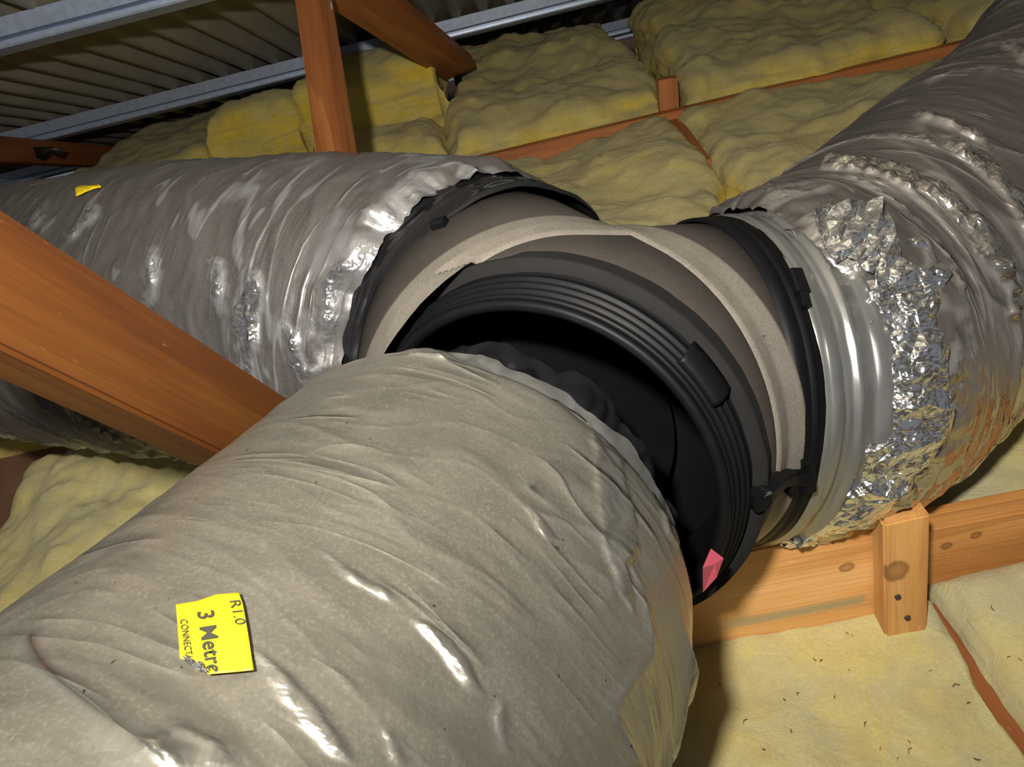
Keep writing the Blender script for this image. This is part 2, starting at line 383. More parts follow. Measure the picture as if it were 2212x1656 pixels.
# ------------------------------------------------------------------ insulation batts
def profile(n, L, t, r):
    """cross-section of a pad: (offset along, height) going up one side, over and down"""
    side = t - r; arc = math.pi * r / 2; tot = 2 * side + 2 * arc + (L - 2 * r)
    # denser on top
    s = np.linspace(0, tot, n); o = np.zeros(n); h = np.zeros(n)
    for k, q in enumerate(s):
        if q < side: o[k], h[k] = 0, q
        elif q < side + arc: a = (q - side) / r; o[k], h[k] = r - r * math.cos(a), side + r * math.sin(a)
        elif q < tot - side - arc: o[k], h[k] = r + q - side - arc, t
        elif q < tot - side: a = (q - (tot - side - arc)) / r; o[k], h[k] = L - r + r * math.sin(a), side + r * math.cos(a)
        else: o[k], h[k] = L, tot - q
    return o, h
def batt(label, x0, x1, y0, y1, z0, z1, mat, seed, amp=.03, r=.06, skew=0.0, nx=90, ny=90, tilt=(0, 0), group=None, freq=1.0):
    t = z1 - z0; r = min(r, t * .6)
    ox, hx = profile(nx, x1 - x0, t, r); oy, hy = profile(ny, y1 - y0, t, r)
    X = x0 + ox[:, None] + 0 * oy[None]; Y = y0 + oy[None] + 0 * ox[:, None]
    H = np.minimum(hx[:, None], hy[None]); Z = z0 + H
    Z = Z + (H / t) * (tilt[0] * (X - (x0 + x1) / 2) + tilt[1] * (Y - (y0 + y1) / 2))
    X = X + skew * (Y - y0)
    V = np.stack([X, Y, Z], -1)
    N = np.cross(np.gradient(V, axis=0), np.gradient(V, axis=1)); N /= np.linalg.norm(N, axis=-1)[..., None] + 1e-9
    q = V * freq; s = seed * 3.7
    D = fbm(q[..., 0] * 2.5 + s, q[..., 1] * 2.5, q[..., 2] * 4, 3) * 1.0 + .35 * np.abs(fbm(q[..., 0] * 5 + s, q[..., 1] * 5, q[..., 2] * 8 + s, 2)) + .10 * fbm(q[..., 0] * 26, q[..., 1] * 26, q[..., 2] * 44 + s, 2) + .10 * np.abs(fbm(q[..., 0] * 13 + s, q[..., 1] * 13, q[..., 2] * 24, 2))
    w = sstep(0, .3, H / t)
    V = V + N * (D * amp * w)[..., None]
    nu, nv = V.shape[:2]
    o = gridobj('insulation_batt', V, mat)
    return tag(o, label, 'insulation batt', group or 'yellow insulation batts')
NB = 'yellow insulation batts'
# near floor
batt('large pale yellow batt in the bottom right foreground, sprinkled with splinters', -.30, .438, -.35, .752, FZ, -.058, M['batt_near'], 1, .022, .022, nx=130, ny=150)
batt('pale yellow batt at the bottom right corner, right of the gap', .445, 1.5, -.35, .785, FZ, -.055, M['batt_near'], 2, .02, .05, nx=110, ny=110)
batt('smooth yellow batt beneath the right duct, behind the orange joist', .30, 1.6, .83, 1.60, FZ, -.02, M['batt_near'], 3, .014, .05, nx=120, ny=90)
batt('yellow batt with a peaked corner left of the front duct under the thick timber', -1.30, -.33, .80, 1.46, FZ, .03, M['batt_mid'], 4, .07, .07, skew=.10, nx=120, ny=110)
batt('shadowed yellow batt at the left edge below the thick timber', -2.7, -1.66, .72, 1.52, FZ, .02, M['batt_mid'], 5, .05, .07, nx=80, ny=80)
batt('yellow batt under the front duct at the left side', -1.36, -.33, -.4, .78, FZ, -.02, M['batt_mid'], 17, .04, .06, nx=80, ny=80)
# row in front of the far joist
batt('dusty batt in the middle distance directly behind the branch fitting', -.62, .515, 1.72, 3.0, FZ, .085, M['batt_far'], 6, .05, .07, skew=.05, nx=120, ny=120)
batt('dusty batt in the middle distance beside the right duct, before the far joist', .565, 1.9, 1.66, 3.0, FZ, .085, M['batt_far'], 7, .05, .07, skew=.05, nx=120, ny=120)
batt('dusty batt behind the left duct before the far joist', -2.0, -.66, 1.9, 2.97, FZ, .06, M['batt_far'], 8, .03, .07)
# beyond the far joist
batt('broad lumpy batt beyond the far joist, left of the timber stub', -.26, .615, 3.11, 4.75, FZ, .21, M['batt_far'], 9, .06, .10, tilt=(0, .07), nx=120, ny=120)
batt('broad batt beyond the far joist, right of the timber stub', .70, 1.62, 3.11, 4.75, FZ, .21, M['batt_far'], 10, .06, .10, tilt=(0, .07), skew=.04, nx=120, ny=120)
batt('batt beyond the far joist in the top right corner', 1.76, 2.75, 3.11, 4.75, FZ, .20, M['batt_far'], 11, .05, .10, tilt=(0, .07))
batt('low rounded batt right of the upright timber, under the boxy one', -.84, -.30, 3.14, 3.58, FZ, .20, M['batt_far'], 12, .04, .12)
batt('boxy upright batt with a bright face right of the upright timber', -.93, -.31, 3.64, 4.1, FZ, .43, M['batt_far'], 13, .055, .10)
batt('boxy batt just left of the upright timber', -1.42, -.98, 3.72, 4.2, FZ, .37, M['batt_far'], 14, .05, .10)
batt('long low dim batt beside the dark rafter at the left', -2.27, -1.46, 3.75, 4.9, FZ, .24, M['batt_far'], 15, .04, .08)
batt('low batt behind the left duct beyond the far joist', -2.30, -.90, 3.10, 3.7, FZ, .10, M['batt_far'], 16, .04, .07)

# ------------------------------------------------------------------ Y branch fitting
def ring(c, n, r, N=96, ref=(0, 0, 1)):
    n = unit(n); a = unit(np.cross(n, ref)); b = np.cross(a, n)        # b points up
    th = np.linspace(0, 2 * np.pi, N, endpoint=False)[:, None]
    return c + r * (np.cos(th) * b + np.sin(th) * a)
NF = unit((-.432, -.889, .151)); CF = rel(-.036, .683, -.514)
NL = unit((-.574, .812, .105)); CL = rel(-.101, .966, -.489)
NR = unit((.951, .208, -.227)); CR = rel(.187, .853, -.576)
BL = rel(-.040, .795, -.500); NBL = unit((-.30, .95, .10))
BR = rel(.059, .796, -.540); NBR = unit((.723, .649, -.238))
fit = empty('duct_branch_fitting', tuple(rel(.03, .8, -.755)), 'dusty black Y shaped duct branch fitting with three round collars and pale tape seams', 'duct fitting')
def hull(name, rings, mat):
    bm = bmesh.new()
    for r_ in rings:
        for p in r_: bm.verts.new(tuple(p))
    bmesh.ops.convex_hull(bm, input=bm.verts[:])
    loose = [v for v in bm.verts if not v.link_faces]
    bmesh.ops.delete(bm, geom=loose, context='VERTS')
    return bm
def strip(name, c, n, prof, mat, parent=None, N=192, noise=0.0, seed=0, flatshade=False, nf=6.0):
    """lathe: prof = [(offset along n, radius), ...]"""
    rows = []
    for k, (s, r) in enumerate(prof):
        rg = ring(c + unit(n) * s, n, r, N)
        if noise:
            cc = c + unit(n) * s; dirs = (rg - cc) / r
            th = np.linspace(0, 2 * np.pi, N, endpoint=False)
            rg = rg + dirs * (noise * fbm(np.cos(th) * nf + seed, np.sin(th) * nf, s * 30 + seed, 3))[:, None]
        rows.append(rg)
    return gridobj(name, np.stack(rows), mat, parent, True, not flatshade, attrs={'clean': np.zeros(len(prof) * N)})
# open body: hull of the three rings without its caps, so the black opening shows the inside
def shell(name, rings, mat, caps):
    bm = hull(name, rings, mat)
    for c, n in caps:
        n = unit(n)
        kill = [f for f in bm.faces if all(abs((np.array(v.co) - c) @ n) < 1e-4 for v in f.verts)]
        bmesh.ops.delete(bm, geom=kill, context='FACES_ONLY')
    bmesh.ops.recalc_face_normals(bm, faces=bm.faces[:])
    o = bm_obj(name, bm, mat, fit)
    for p in o.data.polygons: p.use_smooth = True
    a = o.data.attributes.new('clean', 'FLOAT', 'POINT')
    o.data.materials.append(M['black']); solid(o, .003).modifiers[-1].material_offset = 1; return o
dg = bpy.context.evaluated_depsgraph_get
def bvh_of(objs):
    bpy.context.view_layer.update(); V = []; Fc = []; k = 0
    for o in objs:
        mw = np.array(o.matrix_world); co = np.array([v.co for v in o.data.vertices])
        V += [tuple(q) for q in co @ mw[:3, :3].T + mw[:3, 3]]; Fc += [tuple(i + k for i in p.vertices) for p in o.data.polygons]; k = len(V)
    return BVHTree.FromPolygons(V, Fc)
NR_ = 72
def behind(pts, c, n, d):
    k = np.maximum((pts - c) @ n + d, 0); return pts - k[:, None] * n
sh = shell('front_shell', [ring(CF, NF, .222, NR_), behind(ring(BL, NBL, .215, NR_), CF, NF, .008), behind(ring(BR, NBR, .215, NR_), CF, NF, .008)], M['dust_shell'], [(CF, NF), (BL, NBL), (BR, NBR)])
sl = shell('left_branch', [ring(BL, NBL, .215, NR_), ring(CL, NL, .206, NR_)], M['dust_shell'], [(BL, NBL), (CL, NL)])
sr = shell('right_branch', [ring(BR, NBR, .215, NR_), ring(CR, NR, .206, NR_)], M['dust_shell'], [(BR, NBR), (CR, NR)])
for c_, n_, sd in ((BL, NBL, 1), (BR, NBR, 2)):
    tp = strip('seam_tape', c_, n_, [(-.0272 + .0585 * k / 15, .219) for k in range(16)], M['tape'], fit, 220, .0012, sd)
    tp['label'] = 'pale dusty tape band'
    me = tp.data; co = np.array([v.co for v in me.vertices]); n1 = unit(n_); bs = bvh_of([sh, sl, sr]); far_ = []
    for k, p in enumerate(co):
        ax = c_ + n1 * ((p - c_) @ n1); d1 = unit(p - ax); l_, nn_, i_, ds = bs.ray_cast(Vector(ax + d1 * .32), Vector(-d1), .32)
        if l_ is not None and np.linalg.norm(np.array(l_) - ax) > .15: co[k] = np.array(l_) + d1 * (.0036 if 0 < k // 220 < 15 else .0004)
        if np.linalg.norm(co[k] - ax) > .2275: far_.append(k)
    me.vertices.foreach_set('co', co.astype(np.float32).ravel()); me.update()
    bm = bmesh.new(); bm.from_mesh(me); bm.verts.ensure_lookup_table(); bmesh.ops.delete(bm, geom=[bm.verts[k] for k in far_], context='VERTS'); bm.to_mesh(me); bm.free()
# collars
def collar_prof(L, r0, r1, ribs):
    p = [(0, r0 + .006), (.004, r0 + .006), (.005, r0)]
    for k in range(ribs):
        s = .010 + (L - .020) * k / ribs; w = (L - .020) / ribs; r = r0 + (r1 - r0) * k / ribs
        p += [(s, r), (s + .55 * w, r), (s + .62 * w, r + .0014), (s + .86 * w, r + .0014), (s + .95 * w, r)]
    p += [(L - .008, r1), (L - .006, r1 + .003), (L, r1 + .002), (L + .001, r1 - .004), (L - .003, r1 - .009), (L - .02, r1 - .012), (0, r0 - .016), (-.06, r0 - .03)]
    return p
fc = strip('front_collar', CF, NF, collar_prof(.052, .212, .198, 4), M['black'], fit, 200)
fc['label'] = 'black ribbed open collar facing the loose duct'
fl = strip('collar_flange', CF, NF, [(-.028, .2255), (-.020, .2275), (-.006, .2265), (0, .2285), (.004, .2275), (.005, .214)], M['felt'], fit, 200, .0008, 3)
lc = strip('left_collar', CL, NL, collar_prof(.05, .208, .203, 2), M['black'], fit, 160)
_br = np.random.default_rng(12).uniform(-.0013, .0013, 26)
strip('black_wrap', CL, NL, [(-.055, .213)] + [(-.053 + .11 * k / 25, .2160 + _br[k]) for k in range(26)], M['black_film'], fit, 220, .004, 5, nf=2.0)
rc = strip('right_collar', CR, NR, collar_prof(.05, .208, .203, 2), M['black'], fit, 160)
strap = strip('strap', CR, NR, [(-.026, .2085), (-.0255, .213), (-.008, .2137), (-.007, .2128), (-.005, .2128), (-.004, .2137), (.0135, .213), (.014, .2085)], M['black'], fit, 160, .0006, 6)
# inside: damper plate seen through the opening
dv = ring(CF - NF * .10, unit((.55, -.55, .6)), .135, 64)
bm = bmesh.new(); bm.faces.new([bm.verts.new(tuple(p)) for p in dv]); dp = bm_obj('damper_plate', bm, M['black'], fit); solid(dp, .004)

def hit(bvh, x, y):
    r = ray(x, y); l, n, i, d = bvh.ray_cast(Vector(EYE), Vector(r).normalized())
    if l is None: return None, None
    n = np.array(n); 
    if n @ r > 0: n = -n
    return np.array(l), n
def chunk(name, pts, w, h, mat, parent, nrm):
    """bevelled bar along the points, w wide and h high on the surface normal"""
    pts = [np.asarray(p, float) for p in pts]; rows = []
    for i, p in enumerate(pts):
        a = unit(pts[min(i + 1, len(pts) - 1)] - pts[max(i - 1, 0)]); n = unit(nrm - a * (nrm @ a)); b = np.cross(a, n)
        s = .25
        sec = [(-w / 2, -h * .5), (-w / 2, h * (1 - s)), (-w / 2 * .75, h), (w / 2 * .75, h), (w / 2, h * (1 - s)), (w / 2, -h * .5)]
        rows.append(np.array([p + b * q + n * t for q, t in sec]))
    V = np.concatenate(rows); m_ = 6; Fc = []
    for i in range(len(pts) - 1):
        for j in range(m_): Fc.append((i * m_ + j, i * m_ + (j + 1) % m_, (i + 1) * m_ + (j + 1) % m_, (i + 1) * m_ + j))
    Fc += [tuple(range(m_))[::-1], tuple(range(len(V) - m_, len(V)))]
    return meshobj(name, V, Fc, mat, parent, False)
bfit = bvh_of([sh, sl, sr, strap, fl, fc])
# clip that ties the front flange to the right strap
pts = [hit(bfit, x, y) for x, y in ((1628, 1066), (1645, 1062), (1662, 1042), (1682, 1026), (1704, 1024), (1728, 1026), (1742, 1020))]
pts = [p for p in pts if p[0] is not None]
if len(pts) > 2:
    nn = unit(sum(p[1] for p in pts)); cl = chunk('tie_clip', [p[0] + nn * .004 for p in pts], .016, .010, M['black'], fit, nn)
    for (x, y, w) in ((1632, 1068, .018), (1700, 1040, .012), (1735, 1035, .016), (1738, 1005, .010)):
        q, n_ = hit(bfit, x, y)
        if q is not None: chunk('clip_lug', [q - np.array([0, 0, .010]), q + np.array([0, 0, .010])], w, .014, M['black'], cl, nn)
for (a, b, w) in (((1712, 590), (1730, 638), .016), ((1722, 610), (1736, 668), .010)):
    q0, n0 = hit(bfit, *a); q1, n1 = hit(bfit, *b)
    if q0 is not None and q1 is not None: chunk('strap_buckle', [q0, (q0 + q1) / 2, q1], w, .010, M['black'], fit, n0)
def sector(name, c, n, prof, th0, th1, mat, parent, N=14):
    n = unit(n); a = unit(np.cross(n, (0, 0, 1))); b = np.cross(a, n); th = np.linspace(th0, th1, N)
    V = np.stack([c + n * q + r * (np.cos(th)[:, None] * b + np.sin(th)[:, None] * a) for q, r in prof])
    return gridobj(name, V, mat, parent, False, False)
def angle_of(q, c, n):
    n = unit(n); a = unit(np.cross(n, (0, 0, 1))); b = np.cross(a, n); return math.atan2((q - c) @ a, (q - c) @ b)
q0, n0 = hit(bfit, 1535, 790)
if q0 is not None:
    t0 = angle_of(q0, CF, NF)
    solid(sector('collar_tab', CF, NF, [(.004, .214), (.005, .2195), (.018, .2190), (.034, .214), (.036, .206)], t0 - .13, t0 + .13, M['black'], fit), .002)
q0, n0 = hit(bfit, 938, 492); q1, n1 = hit(bfit, 966, 484)
if q0 is not None and q1 is not None: chunk('tie_clip', [q0, q1], .014, .009, M['black'], fit, n0)

# ------------------------------------------------------------------ ducts
def spline(pts, n):
    pts = np.array(pts, float); k = len(pts); T = np.zeros_like(pts)
    T[1:-1] = (pts[2:] - pts[:-2]) / 2; T[0] = pts[1] - pts[0]; T[-1] = pts[-1] - pts[-2]
    out = []
    for i in range(k - 1):
        t = np.linspace(0, 1, 60, endpoint=False)[:, None]
        out.append((2*t**3-3*t**2+1)*pts[i] + (t**3-2*t**2+t)*T[i] + (-2*t**3+3*t**2)*pts[i+1] + (t**3-t**2)*T[i+1])
    out = np.concatenate(out + [pts[-1:]]); L = np.concatenate([[0], np.cumsum(np.linalg.norm(np.diff(out, axis=0), axis=1))])
    s = np.linspace(0, L[-1], n); return np.stack([np.interp(s, L, out[:, i]) for i in range(3)], 1), s
def inpoly(x, y, poly):
    ins = np.zeros(x.shape, bool); n = len(poly)
    for i in range(n):
        (x0, y0), (x1, y1) = poly[i], poly[(i + 1) % n]
        c = ((y0 > y) != (y1 > y)); xi = (x1 - x0) * (y - y0) / ((y1 - y0) if y1 != y0 else 1e-9) + x0
        ins ^= c & (x < xi)
    return ins
def bandpoly(top, w): return top + [(x - w * .55, y + w) for x, y in top[::-1]]
SHEEN_F = [[(1272, 880), (1318, 900), (1345, 960), (1352, 1040), (1372, 1110), (1380, 1190), (1352, 1226), (1376, 1332), (1330, 1275), (1305, 1170), (1288, 1060)], [(905, 1345), (940, 1350), (985, 1390), (1012, 1440), (1040, 1500), (1000, 1480), (960, 1420)], [(1140, 1090), (1180, 1130), (1208, 1165), (1195, 1172), (1160, 1138)],  # front duct: mouth fold, and sheen streaks painted in as paler, glossier foil
         [(545, 1395), (600, 1440), (650, 1480), (710, 1560), (770, 1650), (700, 1620), (640, 1545), (585, 1470)], [(1420, 1060), (1455, 1130), (1470, 1185), (1440, 1150)], [(300, 1600), (380, 1560), (470, 1600), (520, 1660), (380, 1660)], [(820, 1560), (860, 1590), (880, 1650), (850, 1650)], [(830, 740), (900, 752), (985, 770), (960, 775), (880, 765)], [(690, 1180), (760, 1230), (850, 1290), (840, 1300), (750, 1250)], [(1080, 1500), (1100, 1560), (1090, 1620), (1065, 1560)]]
RUB_L = [[(516, 640), (560, 575), (572, 660), (556, 700), (560, 740), (548, 800), (556, 850), (530, 800), (520, 740), (502, 690)], [(690, 640), (705, 590), (790, 545), (860, 488), (800, 560), (742, 620), (735, 700), (722, 770), (700, 740), (706, 680)],
         [(318, 560), (336, 535), (342, 590), (336, 640), (322, 660)], [(150, 505), (180, 470), (212, 442), (206, 468), (178, 498), (152, 520)], [(792, 458), (838, 440), (856, 462), (850, 478), (832, 456), (800, 470)], [(895, 425), (912, 404), (910, 425), (900, 440)], [(1008, 362), (1040, 372), (1076, 386), (1060, 392), (1030, 388)],
         [(620, 700), (650, 730), (660, 790), (690, 800), (650, 830), (628, 770)], [(500, 800), (530, 790), (560, 830), (550, 850), (520, 830)], [(460, 560), (478, 560), (484, 620), (474, 690), (462, 640)], [(72, 480), (92, 468), (84, 482), (74, 492)]]
RUB_R = [bandpoly([(1790, 338), (1870, 342), (1960, 366), (2050, 410), (2125, 480), (2178, 565), (2205, 660)], 30), bandpoly([(2060, 290), (2130, 345), (2190, 410), (2240, 500)], 26), bandpoly([(1985, 240), (2060, 262), (2130, 300)], 12), bandpoly([(2170, 90), (2200, 100), (2220, 130)], 14),
         [(1735, 470), (1800, 440), (1900, 450), (1935, 560), (1962, 590), (1990, 640), (2008, 700), (2025, 780), (2038, 850), (2036, 888), (2005, 850), (1990, 790), (1965, 760), (1950, 820), (1920, 880), (1880, 860), (1860, 700), (1830, 580), (1780, 540)], [(2040, 560), (2060, 580), (2080, 620), (2062, 600)]]
def sleeve(name, path, rad, nu, nv, mat, parent, disp, start_n=None, shear=1.0, rub_sheen=(), crush=.004, cf=45, bare=1.0):
    c, s = spline(path, nu); tan = np.gradient(c, axis=0); tan /= np.linalg.norm(tan, axis=1)[:, None]
    if start_n is not None:
        w = np.exp(-s / .12)[:, None]; tan = tan * (1 - w) + unit(start_n) * w; tan /= np.linalg.norm(tan, axis=1)[:, None]
    up = np.array([0, 0, 1.0]); a = np.cross(tan, up); a /= np.linalg.norm(a, axis=1)[:, None]; b = np.cross(a, tan)
    th = np.linspace(0, 2 * np.pi, nv, endpoint=False)
    dirs = np.cos(th)[None, :, None] * b[:, None] + np.sin(th)[None, :, None] * a[:, None]
    S, TH = np.meshgrid(s, th, indexing='ij')
    off, al, clean = disp(S, TH)
    r = rad(s)[:, None] + off
    V = c[:, None] + dirs * r[..., None] + tan[:, None] * al[..., None]
    if rub_sheen:                                                            # dust rubbed off, foil crushed; on the front duct it paints sheen
        q = (V - EYE) @ R; px = CX + F * q[..., 0] / np.maximum(q[..., 2], .05); py = CY + F * q[..., 1] / np.maximum(q[..., 2], .05)
        facing = ((V - EYE) * dirs).sum(-1) < 0; px = px + 7 * perlin(V[..., 0] * 60, V[..., 1] * 60, V[..., 2] * 60)
        mk = np.zeros(px.shape)
        for pl in rub_sheen: mk = np.maximum(mk, inpoly(px, py, pl) & facing & (q[..., 2] > .1))
        for k in range(1): mk = (mk + np.roll(mk, 1, 0) + np.roll(mk, -1, 0) + np.roll(mk, 1, 1) + np.roll(mk, -1, 1)) / 5
        cr = np.abs(perlin(V[..., 0] * cf, V[..., 1] * cf, V[..., 2] * cf)) + .5 * np.abs(perlin(V[..., 0] * cf * 2.3, V[..., 1] * cf * 2.3, V[..., 2] * cf * 2.3))
        V = V + dirs * (mk * crush * (cr + .1))[..., None]; clean = np.maximum(clean, mk * bare)
    w1 = np.stack([np.cos(TH + shear * S), np.sin(TH + shear * S), S], -1); w2 = np.stack([np.cos(TH + shear * 1.9 * S), np.sin(TH + shear * 1.9 * S), S], -1)
    o = gridobj(name, V, mat, parent, True, attrs={'clean': clean, 'wrap_a': w1, 'wrap_b': w2})
    return o
def cyl(TH, S, k, sh): t = TH + sh * S; return np.cos(t) * k, np.sin(t) * k

# --- front duct, pulled off its collar
fd = empty('insulated_duct', tuple(rel(-.19, .3, -.80)), 'big dusty foil duct in the foreground with a yellow label, pulled off its collar', 'duct', 'insulated flexible ducts')
CM = rel(-.134, .600, -.547); DF = unit((-.40, -.91, .13))
pathF = [CM, CM + .14 * DF, CM + .30 * DF, CM + .46 * DF, CM + .70 * DF, CM + 1.0 * DF + np.array([0, 0, -.04])]
def dispF(S, TH):
    x, y = cyl(TH, S, 1.0, 2.6); x2, y2 = cyl(TH, S, 1.0, 4.2)
    w = fbm(x * 1.2, y * 1.2, S * 2.5, 2) * .5
    n1 = perlin(x * .55 + 3, y * .55, S * 10 + w * 1.3); n2 = perlin(x2 * .8, y2 * .8 + 9, S * 17 + w * 2); n3 = perlin(x * 1.6 + 30, y * 1.6, S * 42 + w * 5)
    r1 = ridge(n1, 7, .7); r2 = ridge(n2, 8, .7); r3 = ridge(n3, 6, .5)
    low = perlin(x * 1.3 + 8, y * 1.3, S * 5 + 4)
    g1 = sstep(-.25, .2, perlin(x * 1.5 + 50, y * 1.5, S * 5)); g2 = sstep(-.1, .3, perlin(x * 1.9 + 90, y * 1.9, S * 6))
    side = sstep(.8, -.1, np.cos(TH))
    off = .0035 * low + .0060 * r1 * g1 * (.35 + side) + .0040 * r2 * g2 * (.4 + side) + .0006 * r3 + .0016 * perlin(x * 1.5, y * 1.5, S * 24 + w * 2)
    end = np.exp(-(S / .05) ** 2); off = off + end * (.010 * perlin(np.cos(TH) * 2.4, np.sin(TH) * 2.4, 2.2 + S * 8))
    al = end * .014 * perlin(np.cos(TH) * 2.2, np.sin(TH) * 2.2, 7.7)
    clean = np.clip(sstep(.45, .95, r1) * g1 * .75 * (.25 + side) + .6 * g2 * sstep(.5, .95, r2) * (.2 + side) + end * .3 + .5 * side * sstep(.25, .6, perlin(x * 1.2 + 7, y * 1.2, S * 9 + w)), 0, 1)
    return off, al, clean
radF = lambda s: .239 - .026 * np.exp(-(s / .022) ** 2) - .004 * np.exp(-s / .1)
sfF = sleeve('foil_sleeve', pathF, radF, 640, 480, M['foil_front'], fd, dispF, shear=2.6, rub_sheen=SHEEN_F, crush=.004, cf=26, bare=.75)
NM_ = -DF
# rolled inner lip, silvery liner and torn black liner sticking out of the mouth
strip('rolled_edge', CM, NM_, [(-.03, .196), (-.008, .202), (.002, .206), (.002, .211), (-.004, .215)], M['foil_front'], fd, 220, .004, 11)
def frill(name, c, n, r0, r1, l0, l1, mat, parent, seed, amp, rag, fine=.3, nr=26, N=420, th0=0, th1=2 * np.pi, flatsh=False, closed=True, fr=9.0, clean=1.0):
    n = unit(n); a = unit(np.cross(n, (0, 0, 1))); b = np.cross(a, n)
    th = np.linspace(th0, th1, N, endpoint=not closed); s = np.linspace(0, 1, nr)
    S, TH = np.meshgrid(s, th, indexing='ij')
    L = l1 + rag * fbm(np.cos(TH) * 2.2 + seed, np.sin(TH) * 2.2, seed * 1.3, 3)
    x, y = np.cos(TH) * fr, np.sin(TH) * fr
    cr = np.abs(perlin(x + seed, y, S * 1.2)) + .6 * np.abs(perlin(x * 2.1, y * 2.1 + seed, S * 2.6)) + fine * np.abs(perlin(x * 4.3, y * 4.3, S * 5 + seed))
    rr = r0 + (r1 - r0) * S + amp * (cr - .35) * sstep(0, .25, S)
    ax = l0 + (L - l0) * S + amp * .6 * perlin(x * 1.3 + 4, y * 1.3, S * 3 + seed)
    V = c + n * ax[..., None] + rr[..., None] * (np.cos(TH)[..., None] * b + np.sin(TH)[..., None] * a)
    o = gridobj(name, V, mat, parent, closed, not flatsh, attrs={'clean': np.full(S.shape, clean)})
    return o
frill('silver_liner', CM, NM_, .203, .209, -.05, .028, M['film_grey'], fd, 2.0, .005, .012, fine=.1, fr=5)
frill('torn_black_liner', CM, NM_, .197, .200, -.05, .072, M['black_film'], fd, 5.0, .018, .03, fine=.08, fr=3.2)

# --- left duct
ldk = empty('insulated_duct', tuple(rel(-.6, 1.2, -.72)), 'dusty grey foil duct leaving the fitting towards the left edge', 'duct', 'insulated flexible ducts')
pathL = [CL + NL * .012, P(900, 700, 1.15), P(700, 688, 1.22), P(430, 672, 1.33), P(0, 668, 1.64), P(-420, 640, 2.05), P(-900, 620, 2.7)]
def dispL(S, TH):
    x, y = cyl(TH, S, 1.0, -.9)
    w = fbm(x * 1.4, y * 1.4, S * 3, 2) * .5
    n1 = perlin(x * .8 + 13, y * .8, S * 13 + w * 1.6); n2 = perlin(x * 1.5, y * 1.5 + 9, S * 30 + w * 3); n3 = perlin(x * 3 + 30, y * 3, S * 60 + w * 8)
    r1 = ridge(n1, 4, .7); r2 = ridge(n2, 4, .6); r3 = ridge(n3, 4, .4)
    side = sstep(.45, -.6, np.cos(TH))                                # deeper folds low on the side
    off = .004 * perlin(x * 1.3 + 8, y * 1.3, S * 5 + 4) + (.0028 + .012 * side) * r1 + .0022 * r2 * (1 + side) + .0007 * r3
    end = np.exp(-(S / .07) ** 2)
    off = off + end * (.014 * np.abs(perlin(np.cos(TH) * 3, np.sin(TH) * 3, S * 7)) - .006 + .004 * np.abs(perlin(np.cos(TH) * 8, np.sin(TH) * 8, S * 16)))
    al = -end * .022 * np.abs(perlin(np.cos(TH) * 3.2, np.sin(TH) * 3.2, 3.7))
    pick = sstep(.05, .3, perlin(x * 1.6 + 70, y * 1.6, S * 7))
    clean = np.clip(sstep(.6, .97, r1) * (.12 + 1.1 * side) * pick + end * .6 * sstep(.15, .35, perlin(np.cos(TH) * 4, np.sin(TH) * 4, S * 25)), 0, 1)
    return off, al, clean
radL = lambda s: .240 - .022 * np.exp(-(s / .02) ** 2) + .008 * sstep(0, .25, s)
sfL = sleeve('foil_sleeve', pathL, radL, 520, 360, M['foil_left'], ldk, dispL, start_n=NL, shear=-.9, rub_sheen=RUB_L, crush=.012, cf=34)
frill('inner_film', CL, NL, .208, .212, -.005, .045, M['film_grey'], ldk, 8.0, .004, .004, fr=18)

# --- right duct
rdk = empty('insulated_duct', tuple(rel(.7, 1.2, -.86)), 'shiny foil duct rising to the upper right corner with a crumpled foil end', 'duct', 'insulated flexible ducts')
CE = rel(.269, .89, -.600); NE = unit((.961, .126, -.247))
pathR = [CE + .01 * NE, P(1765, 762, 1.13), P(1900, 655, 1.20), P(2075, 500, 1.30), P(2290, 290, 1.45), P(2560, 0, 1.72) + np.array([0, 0, .10]), P(2900, -330, 2.1) + np.array([0, 0, .16])]
def dispR(S, TH):
    x, y = cyl(TH, S, 1.0, 1.2)
    w = fbm(x * 1.2, y * 1.2, S * 3, 2) * .45
    n1 = perlin(x * .6 + 23, y * .6, S * 12 + w * 1.2); n2 = perlin(x * 1.1, y * 1.1 + 19, S * 36 + w * 2.5); n3 = perlin(x * 2 + 30, y * 2, S * 80 + w * 6)
    r1 = ridge(n1, 5, .7); r2 = ridge(n2, 4, .6); r3 = ridge(n3, 4, .5)
    hel = np.cos(TH - 11.0 * S + 1.0)
    off = .004 * perlin(x * 1.3 + 8, y * 1.3, S * 5 + 14) + .0055 * r1 + .0018 * r2 + .0007 * r3
    band = sstep(.86, .97, ridge(perlin(x * .5 + 77, y * .5, S * 6.2 + w * .8), 1, .9)) * sstep(-.25, .1, perlin(x * 1.4, y * 1.4 + 44, S * 5))
    cru = np.abs(perlin(np.cos(TH) * 6, np.sin(TH) * 6, S * 26)) + .5 * np.abs(perlin(np.cos(TH) * 13, np.sin(TH) * 13, S * 55))
    off = off + band * .007 * (cru - .1)
    end = np.exp(-(S / .08) ** 2)
    off = off + end * .014 * (cru - .25)
    al = -end * (.02 * np.abs(perlin(np.cos(TH) * 3.2, np.sin(TH) * 3.2, 13.7)) + .055 * sstep(.2, .95, np.cos(TH + .25)))
    clean = np.clip(band * sstep(.05, .35, cru) + sstep(.7, .98, r1) * .3 + end * .8 * sstep(.0, .35, perlin(np.cos(TH) * 3 + 5, np.sin(TH) * 3, S * 14)), 0, 1)
    return off, al, clean
radR = lambda s: .232 + .020 * sstep(0, .10, s) - .015 * np.exp(-(s / .02) ** 2)
